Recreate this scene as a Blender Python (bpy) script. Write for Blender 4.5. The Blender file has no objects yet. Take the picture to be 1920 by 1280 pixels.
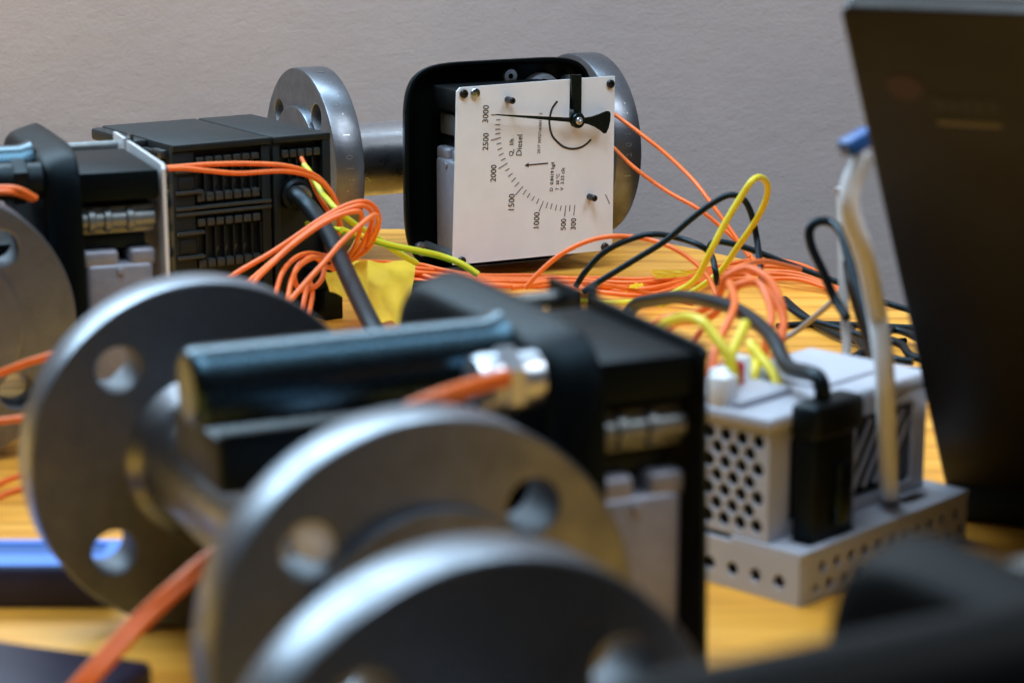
import bpy, bmesh, math, random
from mathutils import Vector, Matrix
from math import sin, cos, pi, radians
random.seed(7)
SC = bpy.context.scene
COL = SC.collection

# ---------------------------------------------------------------- camera
CAM_H, PITCH, FPX = 0.2582, radians(13.05), 4215.0
cam_data = bpy.data.cameras.new('camera')
cam_data.sensor_width = 36.0
cam_data.lens = FPX / 1920 * 36.0
cam_data.clip_start = 0.02
cam_data.clip_end = 50
cam_data.dof.use_dof = True
cam_data.dof.focus_distance = 1.30
cam_data.dof.aperture_fstop = 12.0
cam = bpy.data.objects.new('camera', cam_data)
COL.objects.link(cam)
cam.location = (0, 0, CAM_H)
cam.rotation_euler = (pi / 2 - PITCH, 0, 0)
SC.camera = cam

# ---------------------------------------------------------------- light
world = bpy.data.worlds.new('World')
SC.world = world
world.use_nodes = True
bg = world.node_tree.nodes['Background']
bg.inputs[0].default_value = (0.30, 0.26, 0.25, 1)
bg.inputs[1].default_value = 0.04

def area(name, loc, target, sx, sy, power, col):
    d = bpy.data.lights.new(name, 'AREA')
    d.shape = 'RECTANGLE'; d.size = sx; d.size_y = sy
    d.energy = power; d.color = col
    o = bpy.data.objects.new(name, d); COL.objects.link(o)
    o.location = loc
    o.rotation_euler = (Vector(target) - Vector(loc)).to_track_quat('-Z', 'Y').to_euler()
    return o
area('window_light', (-0.20, 0.62, 1.50), (0.0, 0.9, 0.05), 0.95, 0.50, 19, (0.72, 0.87, 1.0))
area('ceiling_light', (-0.10, -0.02, 1.55), (0.0, 1.1, 0.10), 1.0, 0.35, 3.5, (0.82, 0.92, 1.0))
area('back_rim_light', (-0.30, 1.53, 0.78), (-0.02, 0.50, 0.05), 1.7, 0.55, 36, (0.62, 0.84, 1.0))  # unseen source, added above the frame to brighten rims and tops
area('room_light', (1.10, 0.45, 1.55), (0.0, 1.25, 0.10), 0.8, 0.8, 15, (0.90, 0.95, 1.0))

SC.view_settings.view_transform = 'Standard'
SC.view_settings.look = 'None'
SC.view_settings.exposure = 0.0
SC.view_settings.gamma = 1.0
SC.cycles.use_denoising = True
SC.cycles.max_bounces = 8

# ---------------------------------------------------------------- helpers
def ray(px, py):
    up = (640 - py) / FPX
    c, s = cos(PITCH), sin(PITCH)
    return Vector(((px - 960) / FPX, c + up * s, -s + up * c))
def at(px, py, Y):
    d = ray(px, py); return Vector((0, 0, CAM_H)) + d * (Y / d.y)
def onz(px, py, z=0.0):
    d = ray(px, py); return Vector((0, 0, CAM_H)) + d * ((z - CAM_H) / d.z)

def tag(o, label=None, cat=None, group=None, kind=None):
    if label: o['label'] = label
    if cat: o['category'] = cat
    if group: o['group'] = group
    if kind: o['kind'] = kind
    return o
def empty(name, loc, rz=0):
    o = bpy.data.objects.new(name, None); COL.objects.link(o)
    o.location = loc; o.rotation_euler = (0, 0, rz); o.empty_display_size = .02
    return o
def link(name, me, mat, parent=None, smooth=40):
    if mat is not None and len(me.materials) == 0:
        me.materials.append(mat)
    if smooth:
        me.shade_smooth()
        me.set_sharp_from_angle(angle=radians(smooth))
    o = bpy.data.objects.new(name, me); COL.objects.link(o)
    if parent is not None: o.parent = parent
    return o
def from_bm(name, bm, mat, parent=None, smooth=40):
    me = bpy.data.meshes.new(name); bm.normal_update(); bm.to_mesh(me); bm.free()
    return link(name, me, mat, parent, smooth)
def add_box(bm, c, s, bev=0.0, seg=2, M=None):
    """centre c, full size s"""
    b = bmesh.new(); bmesh.ops.create_cube(b, size=1)
    bmesh.ops.scale(b, vec=s, verts=b.verts)
    if bev: bmesh.ops.bevel(b, geom=b.edges[:], offset=bev, segments=seg, affect='EDGES', profile=.5)
    bmesh.ops.translate(b, vec=c, verts=b.verts)
    if M is not None: bmesh.ops.transform(b, matrix=M, verts=b.verts)
    me = bpy.data.meshes.new('t'); b.to_mesh(me); b.free(); bm.from_mesh(me); bpy.data.meshes.remove(me)
def add_lathe(bm, prof, M, n=48, close=True):
    """prof: list of (r, h) revolved about local z, M places it"""
    rings = []
    for r, h in prof:
        rings.append([bm.verts.new(M @ Vector((r * cos(2 * pi * i / n), r * sin(2 * pi * i / n), h))) for i in range(n)])
    for a, b in zip(rings, rings[1:]):
        for i in range(n):
            bm.faces.new((a[i], a[(i + 1) % n], b[(i + 1) % n], b[i]))
    if close:
        bm.faces.new(rings[0][::-1]); bm.faces.new(rings[-1])
def frame(o, z, xref=(0, 0, 1)):
    """matrix with origin o and z axis z"""
    z = Vector(z).normalized(); x = Vector(xref)
    if abs(x.dot(z)) > .95: x = Vector((1, 0, 0))
    x = (x - z * x.dot(z)).normalized(); y = z.cross(x)
    return Matrix(((x.x, y.x, z.x, o[0]), (x.y, y.y, z.y, o[1]), (x.z, y.z, z.z, o[2]), (0, 0, 0, 1)))
def add_cyl(bm, p0, p1, r, n=20, bev=.0006):
    p0 = Vector(p0); p1 = Vector(p1); h = (p1 - p0).length
    add_lathe(bm, [(r - bev, 0), (r, bev), (r, h - bev), (r - bev, h)], frame(p0, p1 - p0), n)
def curve_mesh(name, loops, extrude, bevel=0.0):
    """filled 2D outline (first loop outer, others holes) as a solid centred on z=0"""
    cu = bpy.data.curves.new(name, 'CURVE'); cu.dimensions = '2D'; cu.fill_mode = 'BOTH'
    cu.extrude = extrude / 2 - bevel; cu.bevel_depth = bevel; cu.bevel_resolution = 1; cu.offset = -bevel
    for lp in loops:
        sp = cu.splines.new('POLY'); sp.points.add(len(lp) - 1); sp.use_cyclic_u = True
        for p, q in zip(sp.points, lp): p.co = (q[0], q[1], 0, 1)
    o = bpy.data.objects.new(name, cu); COL.objects.link(o)
    dg = bpy.context.evaluated_depsgraph_get()
    me = bpy.data.meshes.new_from_object(o.evaluated_get(dg))
    bpy.data.objects.remove(o); bpy.data.curves.remove(cu)
    me.name = name
    return me
def text_mesh(body, size, depth=.0002):
    cu = bpy.data.curves.new('t', 'FONT'); cu.body = body; cu.size = size; cu.extrude = depth / 2
    cu.align_x = 'CENTER'; cu.align_y = 'CENTER'; cu.resolution_u = 3
    o = bpy.data.objects.new('t', cu); COL.objects.link(o)
    dg = bpy.context.evaluated_depsgraph_get()
    me = bpy.data.meshes.new_from_object(o.evaluated_get(dg))
    bpy.data.objects.remove(o); bpy.data.curves.remove(cu)
    return me
def circle(cx, cy, r, n=48, ph=0):
    return [(cx + r * cos(2 * pi * i / n + ph), cy + r * sin(2 * pi * i / n + ph)) for i in range(n)]
def spline(pts, per=8):
    P = [Vector(p) for p in pts]
    P = [P[0] * 2 - P[1]] + P + [P[-1] * 2 - P[-2]]
    out = []
    for i in range(1, len(P) - 2):
        a, b, c, d = P[i - 1:i + 3]
        for k in range(per):
            t = k / per
            out.append(.5 * ((2 * b) + (c - a) * t + (2 * a - 5 * b + 4 * c - d) * t * t + (3 * b - a - 3 * c + d) * t ** 3))
    out.append(P[-2])
    return out
def tube_mesh(name, pts, r, n=10, per=8, stripe=None, raw=False):
    """round tube along a spline; stripe = (main, second) gives a two-colour insulation"""
    S = pts if raw else spline(pts, per)
    bm = bmesh.new(); rings = []; nrm = None
    for i, p in enumerate(S):
        t = (S[min(i + 1, len(S) - 1)] - S[max(i - 1, 0)])
        if t.length < 1e-9: t = Vector((1, 0, 0))
        t.normalize()
        if nrm is None:
            nrm = Vector((0, 0, 1)) if abs(t.z) < .9 else Vector((1, 0, 0))
        nrm = (nrm - t * nrm.dot(t)).normalized(); b = t.cross(nrm)
        rings.append([bm.verts.new(p + (nrm * cos(2 * pi * k / n) + b * sin(2 * pi * k / n)) * r) for k in range(n)])
    for j, (a, c) in enumerate(zip(rings, rings[1:])):
        for k in range(n):
            fc = bm.faces.new((a[k], a[(k + 1) % n], c[(k + 1) % n], c[k]))
            if stripe and (k in (3, 4)): fc.material_index = 1
    bm.faces.new(rings[0][::-1]); bm.faces.new(rings[-1])
    me = bpy.data.meshes.new(name); bm.normal_update(); bm.to_mesh(me); bm.free()
    if stripe:
        for m in stripe: me.materials.append(m)
    return me

# ---------------------------------------------------------------- materials
def mat(name, col, rough=.5, metal=0.0, spec=.5, noise=0.0, nscale=60, bump=0.0, bscale=200, rvar=0.0, coat=0.0, col2=None, tint=None):
    m = bpy.data.materials.new(name); m.use_nodes = True
    nt = m.node_tree; N = nt.nodes; Lk = nt.links
    b = N['Principled BSDF']
    b.inputs['Base Color'].default_value = (*col, 1)
    b.inputs['Roughness'].default_value = rough
    b.inputs['Metallic'].default_value = metal
    b.inputs['Specular IOR Level'].default_value = spec
    b.inputs['Coat Weight'].default_value = coat
    if tint: b.inputs['Specular Tint'].default_value = (*tint, 1)
    tc = N.new('ShaderNodeTexCoord')
    if noise or rvar:
        n = N.new('ShaderNodeTexNoise'); n.inputs['Scale'].default_value = nscale; n.inputs['Detail'].default_value = 6
        n.inputs['Roughness'].default_value = .65
        Lk.new(tc.outputs['Object'], n.inputs['Vector'])
        if noise:
            mx = N.new('ShaderNodeMix'); mx.data_type = 'RGBA'
            c2 = col2 or tuple(c * (1 - noise) for c in col)
            mx.inputs[6].default_value = (*col, 1); mx.inputs[7].default_value = (*c2, 1)
            cr = N.new('ShaderNodeMapRange'); cr.inputs[1].default_value = .35; cr.inputs[2].default_value = .68
            Lk.new(n.outputs['Fac'], cr.inputs[0]); Lk.new(cr.outputs[0], mx.inputs[0]); Lk.new(mx.outputs[2], b.inputs['Base Color'])
        if rvar:
            mr = N.new('ShaderNodeMapRange'); mr.inputs[1].default_value = .3; mr.inputs[2].default_value = .7
            mr.inputs[3].default_value = rough - rvar; mr.inputs[4].default_value = rough + rvar
            Lk.new(n.outputs['Fac'], mr.inputs[0]); Lk.new(mr.outputs[0], b.inputs['Roughness'])
    if bump:
        n2 = N.new('ShaderNodeTexNoise'); n2.inputs['Scale'].default_value = bscale; n2.inputs['Detail'].default_value = 5
        Lk.new(tc.outputs['Object'], n2.inputs['Vector'])
        bp = N.new('ShaderNodeBump'); bp.inputs['Strength'].default_value = bump; bp.inputs['Distance'].default_value = .0005
        Lk.new(n2.outputs['Fac'], bp.inputs['Height']); Lk.new(bp.outputs[0], b.inputs['Normal'])
    return m

def steel(name, base, rough, metal=1.0):
    """turned stainless steel: fine noise in colour, gloss and relief"""
    m = mat(name, base, rough, metal, noise=.28, nscale=90, rvar=.07, bump=.12, bscale=900)
    return m
def lathe_rings(m):
    nt = m.node_tree; N = nt.nodes; L = nt.links; b = N['Principled BSDF']
    tc = N.new('ShaderNodeTexCoord'); mp = N.new('ShaderNodeMapping'); mp.inputs['Location'].default_value = (0, 0, -.0575); mp.inputs['Scale'].default_value = (0, 1, 1)
    L.new(tc.outputs['Object'], mp.inputs['Vector'])
    ln = N.new('ShaderNodeVectorMath'); ln.operation = 'LENGTH'; L.new(mp.outputs[0], ln.inputs[0])
    nz = N.new('ShaderNodeTexNoise'); nz.noise_dimensions = '1D'; nz.inputs['Scale'].default_value = 1400; nz.inputs['Detail'].default_value = 3
    L.new(ln.outputs['Value'], nz.inputs['W'])
    bp = N.new('ShaderNodeBump'); bp.inputs['Strength'].default_value = .35; bp.inputs['Distance'].default_value = .0002
    old = b.inputs['Normal'].links[0].from_node
    L.new(nz.outputs['Fac'], bp.inputs['Height']); L.new(old.outputs[0], bp.inputs['Normal']); L.new(bp.outputs[0], b.inputs['Normal'])
M_FLANGE = steel('flange_steel', (.215, .240, .280), .35, .92)
M_BORE = mat('drilled_bore', (.20, .215, .24), .62, .8, noise=.4, nscale=300, bump=.4, bscale=800)
lathe_rings(M_FLANGE)
M_TUBE = steel('tube_steel', (.42, .46, .52), .36)
M_TUBEP = steel('polished_tube_steel', (.70, .75, .82), .30)
M_STAMP = steel('stamped_steel', (.52, .55, .58), .30, .9)
M_BRIGHT = mat('nickel_plated', (.60, .66, .75), .28, .85, noise=.15, nscale=200)
M_ALU = mat('cast_aluminium', (.265, .28, .345), .45, .35, noise=.2, nscale=120, bump=.2, bscale=700)
M_SHEET = mat('sheet_metal', (.20, .225, .235), .38, .6, noise=.3, nscale=80)
M_BLACK = mat('black_lacquer', (.004, .0045, .005), .26, 0, .85, noise=.3, nscale=200, bump=.05, bscale=1600, rvar=.04, tint=(.34, .72, 1.0))
M_HOUSING = mat('matte_black_paint', (.0018, .0019, .0021), .46, 0, .15, noise=.3, nscale=160, bump=.12, bscale=1300, tint=(.45, .78, 1.0))
M_SHADED = mat('shaded_black', (.0025, .0027, .003), .55, 0, .08, noise=.3, nscale=120)  # sheen cut from this copy so the nearest meter's black parts look shaded
M_BLACK2 = mat('black_plastic', (.0035, .0038, .0042), .44, 0, .28, noise=.3, nscale=150, bump=.3, bscale=1400, tint=(.55, .82, 1.0))
M_PLC = mat('plc_plastic', (.0075, .0083, .0088), .50, 0, .40, noise=.2, nscale=140, bump=.3, bscale=1500, tint=(.6, .85, 1.0))
M_PLC2 = mat('plc_terminal', (.020, .029, .032), .42, 0, .5, noise=.2, nscale=200)
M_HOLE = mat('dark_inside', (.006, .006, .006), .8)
M_DIAL = mat('white_dial', (.72, .79, .87), .42, 0, .4, noise=.08, nscale=40)
M_DIALEDGE = mat('sheet_edge', (.74, .76, .80), .35, .3)
M_PRINT = mat('black_print', (.02, .02, .025), .6)
M_PRINT2 = mat('grey_print', (.13, .12, .14), .7)
M_SCREW = mat('black_oxide_screw', (.05, .055, .065), .3, .8)
M_ZINC = mat('zinc_screw', (.45, .55, .65), .22, 1.0)
M_ORANGE = mat('orange_insulation', (.86, .165, .022), .42, 0, .5, noise=.15, nscale=160)
M_LIME = mat('lime_insulation', (.56, .58, .015), .42, 0, .5)
M_YELLOW = mat('yellow_insulation', (.72, .60, .02), .42, 0, .5)
M_GREEN = mat('green_insulation', (.14, .42, .02), .42, 0, .5)
M_CABLE = mat('black_cable', (.004, .0044, .005), .40, 0, .30, bump=.06, bscale=900, tint=(.45, .75, 1.0))
M_WHITEC = mat('white_cable', (.84, .89, .96), .45)
M_GREYC = mat('grey_cable', (.30, .28, .27), .5)
M_PSU = mat('pale_grey_plastic', (.50, .53, .62), .5, 0, .4, noise=.08, nscale=60)
M_TAPE = mat('yellow_tape', (.95, .80, .10), .4, 0, .5, noise=.15, nscale=45, bump=.3, bscale=120)
def translucent(m, col, f=.45):
    nt = m.node_tree; b = nt.nodes['Principled BSDF']; o = nt.nodes['Material Output']
    t = nt.nodes.new('ShaderNodeBsdfTranslucent'); t.inputs[0].default_value = (*col, 1)
    mx = nt.nodes.new('ShaderNodeMixShader'); mx.inputs[0].default_value = f
    nt.links.new(b.outputs[0], mx.inputs[1]); nt.links.new(t.outputs[0], mx.inputs[2]); nt.links.new(mx.outputs[0], o.inputs[0])
translucent(M_TAPE, (.95, .82, .12), .25)
M_LID = mat('laptop_lid', (.0045, .0036, .0020), .38, 0, .28, noise=.2, nscale=24, rvar=.10)
M_BLUE = mat('blue_plastic', (.02, .10, .34), .4)
M_NAVY = mat('navy_plastic', (.022, .022, .07), .5, noise=.3, nscale=60)
M_SKY = mat('light_blue_plastic', (.10, .26, .78), .45)
M_PURPLE = mat('dark_purple_plastic', (.018, .012, .035), .45, noise=.3, nscale=90)
M_RED = mat('red_plastic', (.5, .02, .03), .4)

def wall_mat():
    m = mat('painted_plaster', (.50, .44, .435), .85, 0, .2, noise=.10, nscale=9, col2=(.46, .41, .41))
    nt = m.node_tree; N = nt.nodes; L = nt.links; b = N['Principled BSDF']
    tc = N.new('ShaderNodeTexCoord')
    mp = N.new('ShaderNodeMapping'); mp.inputs['Scale'].default_value = (1, 1, 1.25); mp.inputs['Rotation'].default_value = (0, .5, 0)
    L.new(tc.outputs['Object'], mp.inputs['Vector'])
    n1 = N.new('ShaderNodeTexNoise'); n1.inputs['Scale'].default_value = 45; n1.inputs['Detail'].default_value = 8; n1.inputs['Roughness'].default_value = .7
    L.new(mp.outputs[0], n1.inputs['Vector'])
    v = N.new('ShaderNodeTexNoise'); v.inputs['Scale'].default_value = 420; v.inputs['Detail'].default_value = 3
    L.new(tc.outputs['Object'], v.inputs['Vector'])
    a = N.new('ShaderNodeMath'); a.operation = 'MULTIPLY_ADD'; a.inputs[1].default_value = .35
    L.new(v.outputs['Fac'], a.inputs[0]); L.new(n1.outputs['Fac'], a.inputs[2])
    m2 = N.new('ShaderNodeMapping'); m2.inputs['Scale'].default_value = (4, 1, 40); m2.inputs['Rotation'].default_value = (0, -.35, 0)
    L.new(tc.outputs['Object'], m2.inputs['Vector'])
    s1 = N.new('ShaderNodeTexNoise'); s1.inputs['Scale'].default_value = 2.5; s1.inputs['Detail'].default_value = 4; L.new(m2.outputs[0], s1.inputs['Vector'])
    sr = N.new('ShaderNodeMapRange'); sr.inputs[1].default_value = .56; sr.inputs[2].default_value = .72; L.new(s1.outputs['Fac'], sr.inputs[0])
    a2 = N.new('ShaderNodeMath'); a2.operation = 'MULTIPLY_ADD'; a2.inputs[1].default_value = .05
    L.new(sr.outputs[0], a2.inputs[0]); L.new(a.outputs[0], a2.inputs[2]); a = a2
    bp = N.new('ShaderNodeBump'); bp.inputs['Strength'].default_value = .45; bp.inputs['Distance'].default_value = .0014
    L.new(a.outputs[0], bp.inputs['Height']); L.new(bp.outputs[0], b.inputs['Normal'])
    return m
def wood_mat():
    m = bpy.data.materials.new('varnished_wood'); m.use_nodes = True
    nt = m.node_tree; N = nt.nodes; L = nt.links; b = N['Principled BSDF']
    tc = N.new('ShaderNodeTexCoord'); mp = N.new('ShaderNodeMapping')
    mp.inputs['Rotation'].default_value = (0, 0, radians(14)); mp.inputs['Scale'].default_value = (2.2, 26, 1)
    L.new(tc.outputs['Object'], mp.inputs['Vector'])
    n1 = N.new('ShaderNodeTexNoise'); n1.inputs['Scale'].default_value = 3.2; n1.inputs['Detail'].default_value = 7; n1.inputs['Distortion'].default_value = .9
    L.new(mp.outputs[0], n1.inputs['Vector'])
    cr = N.new('ShaderNodeValToRGB'); e = cr.color_ramp.elements
    e[0].position = .30; e[0].color = (.52, .20, .020, 1); e[1].position = .72; e[1].color = (.92, .485, .085, 1)
    k = cr.color_ramp.elements.new(.5); k.color = (.82, .37, .042, 1)
    L.new(n1.outputs['Fac'], cr.inputs[0]); L.new(cr.outputs[0], b.inputs['Base Color'])
    b.inputs['Roughness'].default_value = .42
    bp = N.new('ShaderNodeBump'); bp.inputs['Strength'].default_value = .1; bp.inputs['Distance'].default_value = .0006
    L.new(n1.outputs['Fac'], bp.inputs['Height']); L.new(bp.outputs[0], b.inputs['Normal'])
    return m

# ---------------------------------------------------------------- setting
# wall
bm = bmesh.new(); add_box(bm, (0, 1.60, .3), (5, .06, 2.6))
tag(from_bm('wall', bm, wall_mat(), smooth=0), kind='structure')
# table top with a rounded far corner
edge = [(-1.6, 1.452), (-.5, 1.4495), (-.0859, 1.4385), (.03, 1.4345), (.0545, 1.431), (.0725, 1.419), (.0900, 1.399), (.1143, 1.3694), (.1502, 1.3228),
        (.1764, 1.2887), (.1930, 1.2600), (.2051, 1.2267), (.222, 1.17), (.26, 1.10), (.45, .95), (1.2, .6), (1.2, -.5), (-1.6, -.5)]
me = curve_mesh('table_top', [edge], .03, .002)
t = link('table_top', me, wood_mat(), smooth=30); t.location.z = -.015
tag(t, kind='structure')

# ---------------------------------------------------------------- flow meters
R = .0575; HL = .1017; FT = .018
def LP(u, v, w): return Vector((u, -w, R + v))            # meter frame -> local coordinates
METERS = {1: (-.0366, 1.3816, 26.93), 2: (-.2709, .9800, 111.65), 3: (-.0632, .6253, 115.04), 4: (.0349, .3521, 118.2)}
def to_meter(k, p):
    x, y, a = METERS[k]; a = radians(a); dx, dy = p.x - x, p.y - y
    return dx * cos(a) + dy * sin(a), p.z - R, dx * sin(a) - dy * cos(a)       # u, v, w
W_PLATE = .109
def dial(px, py, w=W_PLATE):
    """photo pixel -> (u, v) on the dial plate plane of the far meter"""
    a = to_meter(1, at(px, py, 1.0)); b = to_meter(1, at(px, py, 1.6))
    t = (w - a[2]) / (b[2] - a[2])
    return a[0] + (b[0] - a[0]) * t, a[1] + (b[1] - a[1]) * t
MW = lambda u, v, w: Matrix(((1, 0, 0, u), (0, 0, -1, -w), (0, 1, 0, R + v), (0, 0, 0, 1)))   # x->u, y->v, z->w

def put(me, name, M, m, parent, smooth=40):
    me.transform(M); return link(name, me, m, parent, smooth)

def supere(a, b, n=5.0, k=72):
    out = []
    for i in range(k):
        t = 2 * pi * i / k; c, s = cos(t), sin(t)
        out.append((a * math.copysign(abs(c) ** (2 / n), c), b * math.copysign(abs(s) ** (2 / n), s)))
    return out

def build_meter(root, with_print, back=True):
    # flanges: turned discs with four bolt holes and a bore
    for s in (-1, 1):
        loops = [circle(0, 0, .0575, 96)] + [circle(.0425 * cos(pi / 4 + k * pi / 2 + .06), .0425 * sin(pi / 4 + k * pi / 2 + .06), .0072, 28) for k in range(4)] + [circle(0, 0, .0135, 40)]
        me = curve_mesh('flange', loops, FT, .0008)
        M = frame(LP(s * (HL - FT / 2), 0, 0), (s, 0, 0), (0, 0, 1))
        me.materials.append(M_FLANGE); me.materials.append(M_BORE)
        for f in me.polygons:
            if abs(f.normal.z) < .4 and f.center.xy.length < .054: f.material_index = 1
        fl = put(me, 'flange', M, None, root, 35)
        me = curve_mesh('raised_face', [circle(0, 0, .035, 72), circle(0, 0, .0135, 40)], .005, .0006)
        put(me, 'raised_face', frame(LP(s * (HL + .0008), 0, 0), (s, 0, 0)), M_FLANGE, fl, 35)
    # tube with necks
    bm = bmesh.new()
    add_lathe(bm, [(.0275, 0), (.0262, .002), (.0232, .005), (.0222, .008), (.0222, 2 * (HL - FT) - .008), (.0232, 2 * (HL - FT) - .005), (.0262, 2 * (HL - FT) - .002), (.0275, 2 * (HL - FT))],
              frame(LP(-(HL - FT), 0, 0), (1, 0, 0)), 64)
    from_bm('tube', bm, M_TUBE if back else M_TUBEP, root, 50)
    # clamp between tube and indicator
    bm = bmesh.new()
    if back: add_box(bm, LP(-.006, .029, .004), (.044, .070, .016), .0025)
    add_box(bm, LP(0, 0, .0385), (.056, .0325, .040), .002)
    from_bm('clamp', bm, M_BLACK2, root)
    bm = bmesh.new()
    add_cyl(bm, LP(-.006, .030, -.006), LP(-.006, .0415, -.006), .0028, 12)
    add_cyl(bm, LP(-.006, .0365, -.006), LP(-.006, .0405, -.006), .0042, 6)
    from_bm('clamp_bolt', bm, M_BRIGHT, root)
    # housing bowl
    uc, vc = -.001, .0035
    prof = [(.05, .0545), (.86, .0545), (.915, .0551), (.945, .0572), (.966, .0605), (.985, .0645), (1.0, .0685), (.992, .0695), (.970, .0695), (.960, .068), (.945, .0615), (.90, .0592), (.75, .0585), (.05, .0585)]
    bm = bmesh.new(); rings = []
    for sc, w in prof:
        n = 6.0 if sc > .5 else 2.5
        rings.append([bm.verts.new(LP(uc + x, vc + y, w)) for x, y in supere(.0620 * sc, .0608 * sc, n)])
    for a, b in zip(rings, rings[1:]):
        for i in range(72): bm.faces.new((a[i], a[(i + 1) % 72], b[(i + 1) % 72], b[i]))
    bm.faces.new(rings[0]); bm.faces.new(rings[-1][::-1])
    bmesh.ops.recalc_face_normals(bm, faces=bm.faces)
    hs = from_bm('housing', bm, M_HOUSING, root, 45)
    for (u, v) in (dial(957, 143, .0615), (-.050, -.046), (.045, -.046)):
        bm = bmesh.new(); M = frame(LP(u, v, .0586), LP(0, 0, 1) - LP(0, 0, 0))
        add_lathe(bm, [(.0016, .0035), (.0040, .0035), (.0044, .0030), (.0044, 0), (.0016, 0)], M, 20, close=False)
        from_bm('washer', bm, M_BRIGHT, hs)
    # ring of the cable gland seen inside the bowl
    bm = bmesh.new()
    add_lathe(bm, [(.009, .002), (.012, .002), (.0125, .0), (.0125, -.004), (.009, -.004)], frame(LP(*dial(1016, 176, .0635), .0635), LP(0, 0, 1) - LP(0, 0, 0)), 32, close=False)
    from_bm('gland_nut', bm, M_BRIGHT, hs)
    # black cylinder behind the housing
    if back:
     root_cyl = bmesh.new()
     add_lathe(root_cyl, [(.0085, 0), (.0100, .0004), (.0110, .0016), (.0113, .004), (.0113, .0880), (.0130, .0930)], frame(LP(-.022, .051, -.038), LP(0, 0, 1) - LP(0, 0, 0)), 40)
     from_bm('signal_cylinder', root_cyl, M_BLACK, root)
    # cable gland behind the housing
    bm = bmesh.new(); gz = LP(0, 0, 1) - LP(0, 0, 0)
    add_lathe(bm, [(.0050, 0), (.0074, .0006), (.0082, .003), (.0082, .007)], frame(LP(-.047, .050, .0355), gz), 28)
    add_lathe(bm, [(.0090, 0), (.0099, .0008), (.0099, .0055), (.0090, .0063)], frame(LP(-.047, .050, .0425), gz), 6)
    add_lathe(bm, [(.0078, 0), (.0078, .006)], frame(LP(-.047, .050, .0488), gz), 28)
    gl = from_bm('cable_gland', bm, M_BRIGHT, root, 30) if back else bm.free()
    # works behind the dial plate
    md = bmesh.new()
    add_box(md, LP(-.012, .0455, .0885), (.070, .036, .013), .0015)
    slab = from_bm('cover_block', md, M_HOUSING, root)
    bm = bmesh.new()
    add_box(bm, LP(-.005, .0300, .088), (.074, .034, .0125), .0012)
    v = .030; ru = -.041 if back else -.026
    if True:
        add_cyl(bm, LP(ru, v, .070), LP(ru, v, .105), .0042, 20)
        for w in (.075, .082, .092): add_cyl(bm, LP(ru, v, w), LP(ru, v, w + .0035), .0054, 20)
    from_bm('converter', bm, M_SHEET, root)
    bm = bmesh.new()
    add_box(bm, LP(-.010, .0200, .086), (.060, .030, .0065), .0008)
    from_bm('gap_block', bm, M_BLACK2, root)
    bm = bmesh.new()
    add_box(bm, LP(-.006, -.0170, .0880), (.080, .030, .0560), .0025, 3)
    add_box(bm, LP(-.006, .0130, .0800), (.078, .016, .0080), .0020, 3)
    add_box(bm, LP(-.006, .0130, .0985), (.078, .012, .0080), .0020, 3)
    add_cyl(bm, LP(-.047, .0075, .088), LP(-.044, .0075, .088), .0016, 10, .0003)
    from_bm('transmitter_block', bm, M_ALU, root)
    # bracket legs that hold the plate
    for (u, v) in ((-.046, -.044), (.046, -.044), (.046, .050)):
        bm = bmesh.new(); add_cyl(bm, LP(u, v, .0587), LP(u, v, W_PLATE - .0012), .0026, 14)
        from_bm('standoff', bm, M_SHEET, root)
    # dial plate with the slot for the pointer shaft
    c = {k: dial(*q) for k, q in dict(tl=(857, 165), tr=(1153, 143), br=(1148, 468), bl=(850, 497), s1=(1069, 149), s2=(1089, 147.5), s3=(1088, 222), s4=(1067, 222)).items()}
    tl = c['tl']; k = .0022
    out = [(tl[0] + k, tl[1]), c['s1'], c['s4'], c['s3'], c['s2'], c['tr'], c['br'], c['bl'], (tl[0], tl[1] - k)]
    me = curve_mesh('dial_plate', [out[::-1]], .0016, .0)
    me.materials.append(M_DIAL); me.materials.append(M_DIALEDGE)
    for f in me.polygons:
        if f.normal.z < .5: f.material_index = 1
    dp = put(me, 'dial_plate', MW(0, 0, W_PLATE - .0008), None, root, 30)
    def dcyl(name, px, py, r, h, m, hole=None, n=20):
        u, v = dial(px, py); bm = bmesh.new(); M = frame(LP(u, v, W_PLATE), gz)
        if hole:
            add_lathe(bm, [(r, 0), (r, h - .0004), (r - .0004, h), (hole, h), (hole * .8, h - .0012), (hole * .1, h - .0013)], M, n, close=False)
        else:
            add_lathe(bm, [(r, 0), (r, h * .6), (r * .85, h * .9), (r * .4, h)], M, n)
        return from_bm(name, bm, m, dp, 35)
    for (px, py) in ((869, 176), (1144, 157.5), (1133.5, 463), (865, 489)):
        dcyl('screw', px, py, .0025, .0016, M_SCREW, hole=.0014)
    dcyl('lock_screw', 890, 174.5, .0029, .0022, M_ZINC)
    for (px, py) in ((951.5, 187), (1105, 369)):
        dcyl('stop_pin', px, py, .0019, .007, M_SCREW, hole=.0009)
    # pointer: needle, hub, flared tail (flat black sheet) + shaft arm
    hw = W_PLATE + .0065
    D = lambda x, y: dial(840 + x / 5.818, 130 + y / 5.818, hw)
    loop = [D(530, 490), D(1330, 528), D(1342, 495), D(1375, 480)]
    loop += [D(1460, 480), D(1488, 528), D(1570, 515), D(1650, 488), D(1725, 455), D(1755, 458), D(1772, 480), D(1768, 560), D(1750, 640), D(1725, 695), D(1700, 702), D(1660, 670), D(1600, 630), D(1530, 602), D(1482, 592),
             D(1455, 625), D(1400, 640), D(1350, 622), D(1328, 578), D(530, 503)]
    me = curve_mesh('pointer', [loop[::-1]], .0008, 0)
    pt = put(me, 'pointer', MW(0, 0, hw), M_BLACK, root, 30)
    u, v = D(1412, 560); bm = bmesh.new()
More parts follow.
